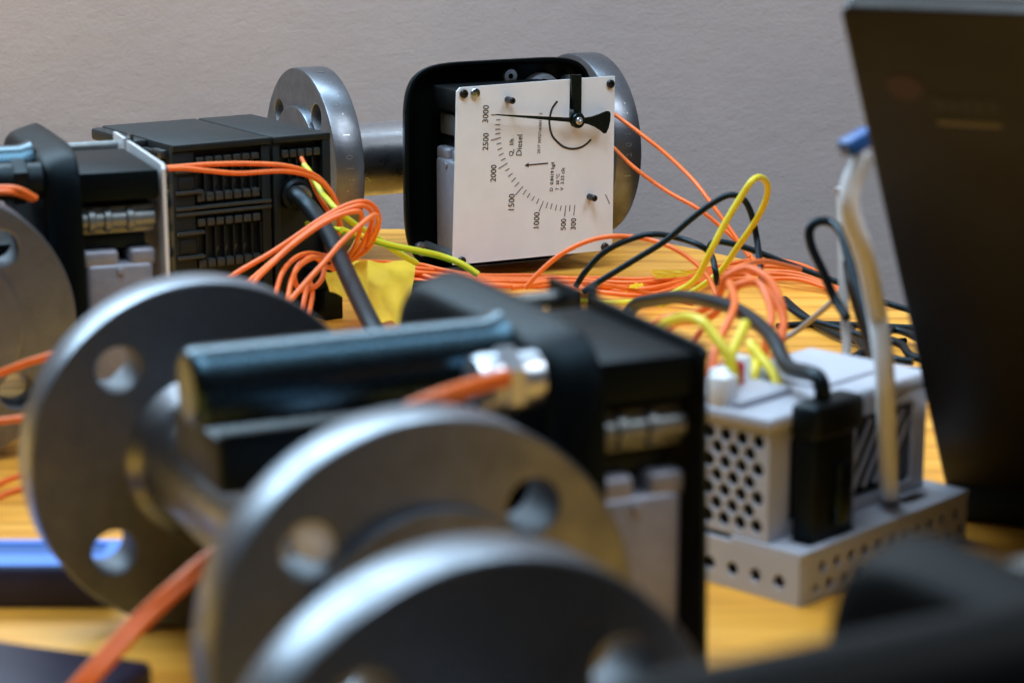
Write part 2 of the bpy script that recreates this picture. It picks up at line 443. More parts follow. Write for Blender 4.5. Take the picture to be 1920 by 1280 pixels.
    add_lathe(bm, [(.0044, 0), (.0044, .001), (.0040, .0014)], frame(LP(u, v, hw + .0003), gz), 28)
    from_bm('hub', bm, M_BLACK, pt)
    bm = bmesh.new(); add_lathe(bm, [(.0022, 0), (.0022, .0012), (.0018, .0016)], frame(LP(u, v, hw + .0014), gz), 20)
    add_lathe(bm, [(.0009, 0), (.0009, .0014), (.0005, .0018)], frame(LP(u, v, hw + .0028), gz), 12)
    from_bm('hub_screw', bm, M_BRIGHT, pt)
    D2 = lambda x, y: dial(840 + x / 5.818, 130 + y / 5.818, W_PLATE + .001)
    arm = [D2(1338, 60), D2(1452, 60), D2(1448, 500), D2(1420, 560), D2(1385, 500), D2(1345, 250)]
    me = curve_mesh('shaft_arm', [arm], .0016, 0)
    put(me, 'shaft_arm', MW(0, 0, W_PLATE + .001), M_BLACK, root, 30)
    bm = bmesh.new(); add_cyl(bm, LP(u, v, .070), LP(u, v, hw), .0016, 14); from_bm('shaft', bm, M_SHEET, pt)
    if not with_print: return
    # printed scale
    pw = W_PLATE + .00012
    def ink(px0, py0, px1, py1, wid):
        a = Vector(dial(px0, py0)); b = Vector(dial(px1, py1)); d = (b - a).normalized(); n = Vector((-d.y, d.x)) * wid / 2
        return [a + n, a - n, b - n, b + n]
    ticks = []
    T1 = [(530, 497, 470, 497), (572, 551, 525, 553), (568, 603, 515, 605), (568, 652, 515, 656), (570, 698, 515, 708), (575, 745, 468, 775), (580, 802, 530, 818), (590, 858, 540, 880), (605, 915, 553, 942), (628, 970, 577, 997), (648, 1022, 550, 1085)]
    T2 = [(668, 92, 625, 122), (703, 145, 657, 182), (738, 193, 693, 236), (775, 242, 730, 287), (815, 288, 735, 382), (853, 325, 817, 378), (895, 362, 862, 412), (942, 397, 912, 445), (992, 420, 965, 475), (1040, 447, 992, 562), (1088, 462, 1067, 523), (1135, 475, 1118, 535), (1185, 488, 1170, 548), (1235, 495, 1222, 553), (1285, 495, 1270, 615), (1330, 492, 1325, 560), (1383, 490, 1370, 605), (1717, 375, 1762, 478)]
    for (a, b, c_, d_) in T1: ticks.append((840 + a / 5.818, 130 + b / 5.818, 840 + c_ / 5.818, 130 + d_ / 5.818))
    for (a, b, c_, d_) in T2: ticks.append((840 + a / 5.818, 300 + b / 5.818, 840 + c_ / 5.818, 300 + d_ / 5.818))
    for q in ticks:
        me = curve_mesh('scale_tick', [ink(*q, .00048)], .0002, 0)
        put(me, 'scale_tick', MW(0, 0, pw), M_PRINT2, dp, 0)
    ar = []
    for i, (x, y) in enumerate([(1192, 348), (1140, 420), (1115, 500), (1105, 590), (1130, 710), (1180, 780), (1260, 845), (1350, 868), (1440, 855), (1510, 815), (1560, 765)]):
        ar.append(Vector((*dial(840 + x / 5.818, 130 + y / 5.818), 0)))
    ar = spline(ar, 5); A1 = []; B1 = []
    for i, p in enumerate(ar):
        d = (ar[min(i + 1, len(ar) - 1)] - ar[max(i - 1, 0)]).normalized(); n = Vector((-d.y, d.x, 0)) * .00058
        A1.append(p + n); B1.append(p - n)
    me = curve_mesh('arc_slot', [A1 + B1[::-1]], .0003, 0)
    put(me, 'arc_slot', MW(0, 0, pw), M_PRINT, dp, 0)
    a0 = Vector(dial(1027.3, 306.2)); a1 = Vector(dial(983.5, 310.1)); d = (a1 - a0).normalized(); n = Vector((-d.y, d.x))
    hb = a1 - d * .0026
    me = curve_mesh('flow_arrow', [[a0 + n * .00035, hb + n * .00035, hb + n * .0013, a1, hb - n * .0013, hb - n * .00035, a0 - n * .00035]], .0002, 0)
    put(me, 'flow_arrow', MW(0, 0, pw), M_PRINT, dp, 0)
    def words(name, s, px, py, length_px, m=M_PRINT, bold=0):
        me = text_mesh(s, .01)
        xs = [v_.co.x for v_ in me.vertices]; ys = [v_.co.y for v_ in me.vertices]
        k_ = length_px * .000308 / (max(xs) - min(xs))
        me.transform(Matrix.Scale(k_, 4) @ Matrix.Translation((-(max(xs) + min(xs)) / 2, -(max(ys) + min(ys)) / 2, 0)))
        for v_ in me.vertices: v_.co.z *= .0001 / (k_ * .0001) if abs(v_.co.z) > 0 else 1
        u_, v_2 = dial(px, py)
        put(me, name, MW(u_, v_2, pw) @ Matrix.Rotation(pi / 2 - .06, 4, 'Z'), m, dp, 0)
    for s, px, py, ln in (('3000', 910.5, 213.8, 32), ('2500', 910.5, 265.8, 32), ('2000', 925, 325, 31.5), ('1500', 959, 378.7, 30.5), ('1000', 1005.9, 412.6, 30), ('500', 1056.2, 420.7, 22), ('300', 1075, 419.8, 22)):
        words('numeral', s, px, py, ln)
    words('unit_line', 'Q   l/h', 959.5, 276.6, 32)
    words('unit_subscript', 'v', 963.6, 281.5, 3.2)
    words('medium_line', 'Diesel', 973.7, 272.3, 38.6)
    words('serial_line', '2017 3692716/501 1 5', 1012, 250, 76, M_PRINT2)
    words('density_line', 'D  0.8419 kg/l', 1035.9, 331.4, 54, M_PRINT)
    words('temperature_line', 'T  20 °C', 1045.2, 341.5, 31, M_PRINT)
    words('viscosity_line', 'V  3.53 cSt', 1054.5, 335.8, 43, M_PRINT)

meters = {}
LAB = {1: 'steel flow meter with white dial plate facing the camera, standing before the wall',
       2: 'steel flow meter cut by the left edge, beside the black controller',
       3: 'steel flow meter in the middle with black cylinder and blurred near flange',
       4: 'nearest steel flow meter, cut by the bottom edge, face of its flange dark'}
for k in (1, 2):
    x, y, a = METERS[k]
    r = empty('flow_meter', (x, y, 0), radians(a))
    tag(r, LAB[k], 'flow meter', 'flow meters on the table')
    build_meter(r, k == 1, k != 1); meters[k] = r
def copy_tree(o, parent=None):
    c = o.copy(); COL.objects.link(c); c.parent = parent
    for ch in [q for q in o.children]: copy_tree(ch, c)
    return c
for k in (3, 4):
    x, y, a = METERS[k]
    c = copy_tree(meters[2]); c.location = (x, y, 0); c.rotation_euler = (0, 0, radians(a)); c['label'] = LAB[k]; meters[k] = c
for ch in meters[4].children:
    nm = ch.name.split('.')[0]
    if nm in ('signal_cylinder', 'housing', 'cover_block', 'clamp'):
        ch.material_slots[0].link = 'OBJECT'; ch.material_slots[0].material = M_SHADED
    if nm == 'signal_cylinder': ch.location = (-.004, -.004, .0135)
    elif nm not in ('flange', 'tube'): ch.location = (-.010, 0, .004)
for ch in meters[3].children:
    if ch.name.startswith('dial_plate'):
        for sl in ch.material_slots: sl.link = 'OBJECT'; sl.material = M_BLACK2
for ch in meters[2].children:
    if ch.name.startswith('cable_gland'):
        ch.material_slots[0].link = 'OBJECT'; ch.material_slots[0].material = M_BLACK2
# the middle meter has a pale disc set in one bolt hole of its near flange
def plug(k, ang):
    bm = bmesh.new()
    yy, zz = .0425 * cos(ang), .0425 * sin(ang)
    add_lathe(bm, [(.0066, 0), (.0070, .004), (.0060, .0046)], frame(Vector((-HL + .006, yy, R + zz)), (-1, 0, 0)), 24)
    from_bm('hole_disc', bm, M_WHITEC, meters[k])
plug(3, radians(45 + 3))
# stamped marks on the rims of the far meter
def stamp(side, angs, s):
    bm = bmesh.new()
    for ch, ang in zip(s, angs):
        if ch == ' ': continue
        me = text_mesh(ch, .0062, .0002)
        Mx = Matrix.Rotation(ang, 4, 'X') @ frame(Vector((0, 0, .0576)), (0, 0, 1), (0, 1, 0))
        me.transform(Matrix.Translation((side * (HL - FT / 2), 0, R)) @ Mx)
        bm.from_mesh(me); bpy.data.meshes.remove(me)
    from_bm('rim_stamp', bm, M_STAMP, meters[1], 0)
stamp(-1, [radians(14 + 6.5 * i) for i in range(14)], "1 : .'- 1 01:'")
stamp(1, [radians(12 + 6.5 * i) for i in range(15)], ".:' -: .: 102-1")

# ---------------------------------------------------------------- controller (black programmable controller)
pl = empty('controller', (0, 0, 0))
tag(pl, 'black modular controller with terminal rows, behind the left flow meter', 'controller')
fl_ = Vector((-.1716, 1.1268, 0)); fr_ = Vector((-.0960, 1.1760, 0)); ex = (fr_ - fl_).normalized(); wid = (fr_ - fl_).length
ey = Vector((-ex.y, ex.x, 0)); PH = .0985
PM = Matrix(((ex.x, ey.x, 0, fl_.x), (ex.y, ey.y, 0, fl_.y), (0, 0, 1, 0), (0, 0, 0, 1)))
pl.matrix_world = PM
def pbox(name, s0, s1, y0, y1, z0, z1, m, bev=.0006, parent=pl):
    bm = bmesh.new(); add_box(bm, ((s0 + s1) / 2, (y0 + y1) / 2, (z0 + z1) / 2), (abs(s1 - s0), abs(y1 - y0), abs(z1 - z0)), bev)
    return from_bm(name, bm, m, parent)
dep = .090; s62 = wid * .62
mod1 = pbox('module', 0, s62 - .0006, .004, dep, 0, PH, M_PLC, .0012)
mod2 = pbox('module', s62 + .0006, wid, .004, dep, 0, PH, M_PLC, .0012)
# front frames: left strip, divider, right strip, split line
pbox('front_strip', 0.0, .012, 0, .0045, 0, PH - .002, M_PLC, .0006, mod1)
pbox('front_strip', s62 - .006, s62 - .0008, 0, .0045, 0, PH - .002, M_PLC, .0006, mod1)
pbox('front_strip', wid - .005, wid, -.001, .0045, .030, PH - .001, M_PLC, .0006, mod2)
pbox('front_strip', s62 + .0008, s62 + .005, 0, .0045, 0, PH - .002, M_PLC, .0006, mod2)
for z in (.0655, .0625): pbox('split_rail', .001, s62 - .001, -.0012, .0045, z - .0009, z + .0009, M_PLC2, .0004, mod1)
pbox('top_lip', 0, s62 - .0006, -.0015, .004, PH - .0035, PH, M_PLC, .0006, mod1)
pbox('top_lip', s62 + .0006, wid, -.0015, .004, PH - .0035, PH, M_PLC, .0006, mod2)
NB = 7; bx0, bx1 = .0125, s62 - .007
for zr, hh in ((.0895, .0034), (.0705, .0044), (.0575, .0040), (.0360, .0044), (.0160, .004)):
    for i in range(NB):
        a = bx0 + (bx1 - bx0) * i / NB
        pbox('terminal', a + .0004, a + (bx1 - bx0) / NB - .0004, -.0006, .0045, zr - hh / 2, zr + hh / 2, M_PLC2, .0006, mod1)
for zr, hh in ((.0890, .0040),):
    for i in range(5):
        a = s62 + .0055; b = wid - .0055; d_ = (b - a) / 5
        pbox('terminal', a + d_ * i + .0004, a + d_ * (i + 1) - .0004, -.0006, .0045, zr - hh / 2, zr + hh / 2, M_PLC2, .0006, mod2)
for zr in (.0800, .0465):
    for i in range(NB + 1):
        a = bx0 + (bx1 - bx0) * i / NB
        pbox('rib', a - .0003, a + .0003, .0002, .0045, zr - .008, zr + .008, M_PLC, 0, mod1)
for i in range(5):
    a = s62 + .0055 + (wid - .011 - s62) * i / 5
    pbox('rib', a - .0003, a + .0003, .0004, .0045, .070, .0865, M_PLC, 0, mod2)
for zr in (.0765, .0425):
    for i in range(4):
        a = bx0 + (bx1 - bx0) * (2.2 + i) / NB
        bm = bmesh.new(); bmesh.ops.create_cube(bm, size=1); bmesh.ops.scale(bm, vec=(.0009, .0006, .0038), verts=bm.verts)
        bmesh.ops.rotate(bm, matrix=Matrix.Rotation(.45, 3, 'Y'), verts=bm.verts); bmesh.ops.translate(bm, vec=(a, .0015, zr), verts=bm.verts)
        from_bm('contact', bm, M_SCREW, mod1)
for zr in (.0845, .0735, .0525, .0400):
    pbox('label_ledge', .001, .0160, -.0022, .003, zr - .0006, zr + .0012, M_PLC2, .0004, mod1)
for zr in (.078, .046):
    pbox('label_plate', .0025, .0115, -.0008, .003, zr - .0035, zr + .0035, M_PLC, .0004, mod1)
# left side rail hooks
for i, z in enumerate((.093, .080, .068, .055, .042, .030)):
    pbox('side_lug', -.0035, .001, .006 + .002 * (i % 2), .018, z - .0022, z + .0022, M_PLC2, .0006, mod1)
pbox('side_flange', -.004, .0005, .010, .060, PH - .011, PH - .004, M_BLACK2, .0015, mod1)
pbox('side_flange', -.007, .0005, .030, .088, PH - .007, PH - .0005, M_PLC, .0015, mod1)
# socket for the thick cable, foot
bm = bmesh.new(); gy = Vector((0, -1, 0))
add_lathe(bm, [(.0085, 0), (.0085, .006), (.0070, .0075), (.0050, .0075)], frame(Vector((s62 + .013, .003, .0675)), gy), 28)
from_bm('socket', bm, M_BLACK2, mod2)
pbox('foot', wid - .010, wid + .001, -.010, .002, 0, .016, M_BLACK2, .0008, mod2)
pbox('foot', wid - .016, wid - .001, -.008, .002, .0165, .028, M_BLACK2, .0008, mod2)

# ---------------------------------------------------------------- laptop
lB = Vector((.1641, .8174, .012)); yaw, tau = radians(24.8), radians(39.8)
le = Vector((cos(yaw), -sin(yaw), 0)); ln_ = Vector((-sin(yaw), -cos(yaw), 0)); lu = Vector((0, 0, 1)) * cos(tau) + ln_ * sin(tau); lnn = le.cross(lu)
lap = empty('laptop', lB)
tag(lap, 'dark laptop at the right edge, seen from behind its open lid', 'laptop')
LM = Matrix(((le.x, lu.x, lnn.x, lB.x), (le.y, lu.y, lnn.y, lB.y), (le.z, lu.z, lnn.z, lB.z), (0, 0, 0, 1)))
lap.matrix_world = LM
def rrect(w, h, r, x0=0, y0=0, n=6):
    out = []
    for cx, cy, a0 in ((x0 + w - r, y0 + r, -pi / 2), (x0 + w - r, y0 + h - r, 0), (x0 + r, y0 + h - r, pi / 2), (x0 + r, y0 + r, pi)):
        for i in range(n + 1): out.append((cx + r * cos(a0 + pi / 2 * i / n), cy + r * sin(a0 + pi / 2 * i / n)))
    return out
if lnn.dot(ln_) < 0: lnn = -lnn
me = curve_mesh('lid', [rrect(.335, .25, .004)], .007, .001); me.transform(Matrix.Translation((0, 0, -.0035)))
lid = link('lid', me, M_LID, lap)
me = curve_mesh('screen', [rrect(.315, .215, .002, .010, .022)], .0006, 0); me.transform(Matrix.Translation((0, 0, -.0073)))
link('screen', me, M_HOLE, lap)
# emblem: round mark, word bar and a pale line on the lid
EM = mat('emblem_dark', (.004, .003, .003), .5); EL = mat('emblem_line', (.10, .085, .05), .4)
ERED = mat('emblem_red', (.03, .006, .006), .5)
me = curve_mesh('emblem', [circle(.0155, .2175, .0055, 24)], .0006, 0); link('emblem', me, ERED, lid)
for i in range(5):
    me = curve_mesh('emblem_letter', [rrect(.0034, .0062, .0012, .0235 + i * .0041, .2080)], .0006, 0); link('emblem_letter', me, EM, lid)
me = curve_mesh('emblem_line', [rrect(.020, .0022, .0008, .0235, .2015)], .0006, 0); link('emblem_line', me, EL, lid)
# base lies on the table behind the lid
bm = bmesh.new(); add_box(bm, (.1675, .115, -.011), (.335, .235, .018), .003)
bs = from_bm('base', bm, M_BLACK2, lap)
bw = Matrix(((le.x, -ln_.x, 0, lB.x), (le.y, -ln_.y, 0, lB.y), (0, 0, 1, .020), (0, 0, 0, 1)))
bs.matrix_parent_inverse = Matrix.Identity(4); bs.matrix_local = LM.inverted() @ bw

# ---------------------------------------------------------------- perforated power unit
pP = Vector((.097, .7178, 0)); p1 = Vector((cos(radians(46.6)), sin(radians(46.6)), 0)); p2 = Vector((-p1.y, p1.x, 0))
ps = empty('power_unit', pP); tag(ps, 'pale grey perforated power unit with a stepped front, beside the laptop', 'power unit')
ps.matrix_world = Matrix(((p1.x, p2.x, 0, pP.x), (p1.y, p2.y, 0, pP.y), (0, 0, 1, 0), (0, 0, 0, 1)))
def perf(name, o, ex_, ey_, W, Hh, holes, parent, m=M_PSU, th=.0016):
    """sheet with round holes: outline + hole loops, extruded"""
    ex_ = Vector(ex_); ey_ = Vector(ey_); ez = ex_.cross(ey_)
    me = curve_mesh(name, [[(0, 0), (W, 0), (W, Hh), (0, Hh)]] + [circle(x, y, r, 10) for x, y, r in holes], th, .0003)
    M = Matrix(((ex_.x, ey_.x, ez.x, o[0]), (ex_.y, ey_.y, ez.y, o[1]), (ex_.z, ey_.z, ez.z, o[2]), (0, 0, 0, 1)))
    me.transform(M); return link(name, me, m, parent, 30)
UH = .0605; LHh = .0172; UF = .0145; UL = .0945; LL = .1020; DP = .066
# lower tray: left wall (full depth), front wall, right wall
holes = []
for i in range(3): holes.append((.0185 + .0 - i * .0060 + .003, .0060, .0017))
lw = perf('left_panel', (0, DP, 0), (0, -1, 0), (0, 0, 1), DP, LHh, [(DP - .0085 - i * .0100, .0072, .0024) for i in range(6)], ps)
fw = perf('front_panel', (.0008, 0, 0), (1, 0, 0), (0, 0, 1), LL - .0016, LHh, [(.0070 + i * .0082, .0050, .0023 if i % 2 else .0017) for i in range(12)] + [(.0110 + i * .0082, .0118, .0021) for i in range(11)], ps)
perf('right_panel', (LL, 0, 0), (0, 1, 0), (0, 0, 1), DP, LHh, [], ps)
# ledge top with an opening for the plug and an oval hole
bm = bmesh.new()
me = curve_mesh('ledge', [rrect(LL + .0014, UF + .016, .001, -.0007, -.0008), rrect(.028, .0100, .0015, .0085, .0028), rrect(.016, .006, .0028, .072, .0065)], .0016, .0003)
me.transform(Matrix.Translation((0, 0, LHh + .0008))); link('ledge', me, M_PSU, ps)
# upper block: left panel with offset rows of holes, front frame with bay, top, right wall, back
rows = []
for j, z in enumerate((.006, .0105, .0150, .0195, .0240, .0300, .0345, .039)):
    for i in range(8):
        x = DP - UF - .005 - i * .0056 - (.0028 if j % 2 else 0)
        if x > .003: rows.append((x, z, .00165))
perf('left_panel', (.0010, DP, LHh + .0018), (0, -1, 0), (0, 0, 1), DP - UF, UH - LHh - .004, [(DP - UF - .0050 - i * .0070 - (.0035 if j % 2 else 0), z, .0026) for j, z in enumerate((.0050, .0100, .0150, .0200, .0250, .0300, .0348)) for i in range(6)], ps)
fr = curve_mesh('front_frame', [[(.0012, 0), (UL, 0), (UL, UH - LHh - .004), (.0012, UH - LHh - .004)], rrect(.036, .031, .003, .012, .004), rrect(.036, .030, .002, .0510, .004)], .0016, .0003)
fr.transform(Matrix(((1, 0, 0, 0), (0, 0, -1, UF + .0008), (0, 1, 0, LHh + .0018), (0, 0, 0, 1)))); link('front_frame', fr, M_PSU, ps)
for i in range(5):
    bm = bmesh.new(); add_box(bm, (0, 0, 0), (.0016, .0012, .030), .0003)
    Mx = Matrix.Translation((.0555 + i * .0068, UF + .0030, LHh + .0205)) @ Matrix.Rotation(.6, 4, 'Y'); bmesh.ops.transform(bm, matrix=Mx, verts=bm.verts)
    from_bm('vent_bar', bm, M_PSU, ps)
perf('right_panel', (UL, UF, LHh + .0018), (0, 1, 0), (0, 0, 1), DP - UF, UH - LHh - .004, [], ps)
bm = bmesh.new(); add_box(bm, (UL / 2, (DP + UF) / 2, UH), (UL + .002, DP - UF + .003, .005), .0016, 3)
add_box(bm, (.018, (DP + UF) / 2 + .004, UH + .0035), (.030, .030, .003), .001)
add_box(bm, (.060, (DP + UF) / 2 + .002, UH + .0030), (.034, .034, .002), .0009)
from_bm('top_cover', bm, M_PSU, ps)
bm = bmesh.new(); add_box(bm, (LL / 2, DP / 2 + .012, .026), (LL - .012, DP - .028, .046)); from_bm('dark_filler', bm, M_HOLE, ps)  # dark filler block stands in for the shade behind the holes
bm = bmesh.new(); add_box(bm, (LL / 2, DP + .0005, LHh / 2 + .001), (LL, .0014, LHh)); add_box(bm, (UL / 2, DP + .0006, .038), (UL - .001, .0014, .038)); from_bm('back_panel', bm, M_PSU, ps)
# terminals on top
for i, (x, y, m_) in enumerate(((.004, .038, M_WHITEC), (.012, .044, M_WHITEC), (.021, .048, M_RED), (.030, .052, M_WHITEC))):
    bm = bmesh.new(); add_box(bm, (x, y, UH + .007), (.008, .008, .012), .0015); from_bm('terminal', bm, m_, ps)
# black power plug in the bay
pg = empty('power_plug', pP); pg.matrix_world = ps.matrix_world
tag(pg, 'black power plug standing in the bay of the perforated unit', 'plug')
bm = bmesh.new(); add_box(bm, (.0225, .0078, .036), (.025, .0088, .038), .0018, 3); from_bm('body', bm, M_BLACK2, pg)
bm = bmesh.new(); add_box(bm, (.024, .0080, .0605), (.029, .0120, .013), .0028, 3); from_bm('grip', bm, M_BLACK2, pg)
bm = bmesh.new(); add_box(bm, (.026, .0024, .034), (.008, .0022, .022), .0008); from_bm('latch', bm, M_BLACK, pg)

# ---------------------------------------------------------------- cables
def path(pts, r):
    out = []
    for q in pts:
        if len(q) == 3:
            p = at(*q)
            if p.z < r: p = onz(q[0], q[1], r)
        else:
            p = onz(q[0], q[1], max(r, q[3]))
        out.append(p)
    return out
def cable(name, cat, label, pts, r, m, group=None, stripe=None, n=10):
    me = tube_mesh(name, path(pts, r), r, n=n, stripe=stripe)
    return tag(link(name, me, m if not stripe else None, None, 60), label, cat, group)
def Tb(px, py, lift=0.0): return (px, py, 0, lift)
OG = 'orange signal wires'
RO = .00125
C4 = lambda L_: [(1100 + a / 2.91, 300 + b / 2.91) + tuple(c) for a, b, *c in L_]
C5 = lambda L_: [(500 + a / 4.92, 360 + b / 4.92) + tuple(c) for a, b, *c in L_]
C3 = lambda L_: [(1180 + a / 5.053, 560 + b / 5.053) + tuple(c) for a, b, *c in L_]
def orange(label, pts, r=RO): cable('orange_wire', 'wire', label, pts, r, M_ORANGE, OG)
orange('orange wire, upper of the pair crossing the black controller', [(230, 322, 1.06), (278, 317, 1.075), (330, 313, 1.085), (400, 308, 1.095), (470, 307, 1.105), (540, 312, 1.115), (592, 330, 1.125), (622, 362, 1.13), (636, 400, 1.135), (634, 440, 1.14)])
orange('orange wire, lower of the pair crossing the black controller', [(230, 326, 1.058), (278, 320, 1.072), (340, 316, 1.082), (395, 321, 1.09), (450, 325, 1.10), (530, 321, 1.112), (580, 330, 1.122), (612, 352, 1.127), (630, 385, 1.13), (640, 430, 1.135)])
orange('short orange wire plugged into the controller beside the green and yellow wire', [(565, 297, 1.158), (578, 322, 1.145), (584, 338, 1.14), (600, 372, 1.136), (622, 405, 1.134)])
orange('orange wire arching highest over the thick black cable', [Tb(300, 690, .002), Tb(340, 650, .004), (400, 545, 1.03), (440, 514, 1.05), (500, 479, 1.06), (545, 450, 1.065), (600, 412, 1.07), (645, 387, 1.075), (682, 378, 1.08), (704, 390, 1.09), (711, 415, 1.10), (703, 442, 1.11), (690, 466, 1.12), (660, 488, 1.15)])
orange('orange wire in the middle of the arch over the thick black cable', [Tb(320, 700, .002), Tb(360, 660, .004), (430, 557, 1.02), (470, 525, 1.04), (520, 482, 1.055), (560, 448, 1.06), (610, 412, 1.066), (650, 393, 1.07), (680, 386, 1.075), (697, 398, 1.085), (696, 420, 1.095), (685, 446, 1.105), (668, 474, 1.13), (645, 492, 1.15)])
orange('orange wire lowest in the arch over the thick black cable', [Tb(350, 705, .002), Tb(390, 665, .004), (465, 545, 1.03), (510, 495, 1.05), (555, 455, 1.058), (610, 417, 1.064), (650, 400, 1.068), (675, 397, 1.072), (678, 412, 1.08), (674, 436, 1.09), (664, 466, 1.12), (645, 490, 1.15)])
orange('straight orange wire rising in front of the thick black cable', [Tb(420, 720, .002), Tb(450, 690, .004), (510, 602, .98), (545, 562, 1.0), (575, 528, 1.01), (610, 490, 1.02), (640, 455, 1.03), (670, 428, 1.04), (694, 408, 1.05), (706, 404, 1.06), (708, 418, 1.08), (696, 444, 1.10), (680, 476, 1.14)])
orange('orange wire, outer of the curls left of the yellow tape', [Tb(470, 690, .002), Tb(490, 660, .004), (510, 590, 1.03), (518, 547, 1.04), (530, 510, 1.05), (552, 485, 1.07), (578, 475, 1.09), (606, 479, 1.10), (635, 482, 1.12)])
orange('orange wire, second of the curls left of the yellow tape', [Tb(500, 690, .002), Tb(518, 655, .004), (534, 590, 1.03), (541, 552, 1.04), (547, 524, 1.05), (560, 500, 1.06), (585, 484, 1.08), (610, 485, 1.10), (635, 488, 1.12)])
orange('orange wire coiled into a ring left of the yellow tape', C5([(660, 690, 1.11), (560, 690, 1.10), (440, 600, 1.09), (330, 640, 1.08), (265, 720, 1.075), (255, 800, 1.07), (290, 880, 1.07), (360, 905, 1.07), (450, 870, 1.075), (510, 800, 1.08), (530, 720, 1.085), (540, 700, 1.09)]))
orange('short orange wire end hanging below the coil, on its left', C5([(400, 810, 1.075), (375, 880, 1.07), (350, 980, 1.06), (335, 1070, 1.055), (320, 1160, 1.05), (310, 1330, 1.045), (290, 1520, 1.04)]))
orange('short orange wire end hanging below the coil, on its right', C5([(390, 820, 1.085), (415, 870, 1.08), (420, 950, 1.07), (405, 1040, 1.06), (390, 1150, 1.05), (375, 1330, 1.045), (350, 1520, 1.04)]))
for i, nm in enumerate(('top', 'second', 'third', 'fourth', 'fifth', 'lowest')):
    dy = i * 4.0; J = lambda a=3.0: random.uniform(-a, a)
    orange('orange wire of the taped bundle, %s where it leaves the tape' % nm,
           [(625, 486 + dy, 1.14), Tb(700, 492 + dy + J(), .016 - i * .002), Tb(780, 497 + dy * 1.4 + J(), .012 - i * .0014), Tb(830, 505 + dy * 1.5 + J(), .009 - i * .001), Tb(900, 516 + dy, .006), Tb(1000, 519 + dy + J(), .004), Tb(1060, 521 + dy + J(5), .005), Tb(1140, 523 + dy * 1.2 + (i % 2) * 5 + J(5), .004 + .002 * (i % 3)), Tb(1220, 522 + dy * 1.5, .005 + .002 * (i % 2)), Tb(1330, 503 + dy * 1.1, .006), Tb(1420, 486 + dy * 1.7 + (i % 2) * 4, .008 - .001 * i), Tb(1490, 493 + dy * 1.5, .006), Tb(1545, 516 + dy * 1.1, .004), Tb(1580, 540 + dy * .7, .003)])
for i, nm in enumerate(('far', 'middle', 'near')):
    orange('%s orange wire on the table right below the yellow tape' % nm, [Tb(740, 545 + i * 8, .002), Tb(775, 562 + i * 9, .002), Tb(800, 577 + i * 8, .002), Tb(830, 590 + i * 4, .002), Tb(900, 600 + 3 * i, .002)])
orange('upper orange wire slanting down from behind the white dial plate', [(1140, 205, 1.35), (1153, 215, 1.34), (1200, 250, 1.32), (1250, 290, 1.29), (1300, 338, 1.26), (1340, 390, 1.24), (1375, 438, 1.23), (1405, 482, 1.22)])
orange('lower orange wire slanting down from behind the white dial plate', [(1135, 262, 1.35), (1153, 280, 1.34), (1190, 315, 1.31), (1250, 358, 1.28), (1310, 392, 1.26), (1360, 432, 1.25), (1400, 470, 1.24), (1420, 500, 1.22)])
orange('orange wire arching across the lower right corner of the white dial plate', [(985, 540, 1.12), (1010, 512, 1.12), (1050, 478, 1.12), (1100, 453, 1.12), (1150, 443, 1.12), (1205, 447, 1.12), (1255, 462, 1.11), (1300, 490, 1.10), (1330, 524, 1.09), (1345, 560, 1.08)])
EX = [('thin orange wire rising out of the knot toward the yellow loop', [Tb(1240, 760, .002), (1265, 690, .91), (1300, 640, .90), (1335, 590, .92), (1352, 545, .95), (1380, 505, 1.0), (1430, 490, 1.05), (1500, 505, 1.1)])]
for lb, q in EX: orange(lb, q, .0013)
orange('pale orange wire stretched behind the middle housing toward the knot', [Tb(960, 540, .02), Tb(1040, 528, .02), Tb(1120, 532, .018), Tb(1190, 545, .012), Tb(1240, 556, .006), Tb(1300, 570, .003)])
# blurred orange knot above the power unit
KN = [('blurred orange wire, outer loop of the knot above the power unit', [Tb(1185, 730, .002), (1190, 660, .95), (1235, 602, .93), (1310, 585, .92), (1345, 560, .91), (1362, 520, .90), (1400, 503, .90), (1440, 522, .89), (1462, 560, .88), (1470, 600, .87), (1458, 640, .86), (1448, 690, .85), (1445, 760, .85), (1445, 840, .86)]),
      ('blurred orange wire, inner loop of the knot above the power unit', [Tb(1200, 740, .002), (1210, 670, .94), (1260, 610, .91), (1320, 600, .90), (1360, 570, .89), (1385, 535, .88), (1420, 530, .88), (1440, 560, .87), (1447, 600, .86), (1435, 650, .85), (1430, 740, .85), (1430, 830, .86)]),
      ('blurred orange wire standing upright left of the thick plug cable', [(1322, 800, .80), (1325, 740, .80), (1340, 660, .81), (1358, 620, .82), (1372, 590, .83), (1378, 565, .85), (1368, 530, .88)]),
      ('blurred orange wire bending down behind the thick plug cable', [(1400, 520, .89), (1440, 545, .88), (1466, 590, .87), (1468, 625, .86), (1455, 675, .85), (1448, 760, .85), (1446, 850, .86)])]
for lb, q in KN: orange(lb, q, .0016)
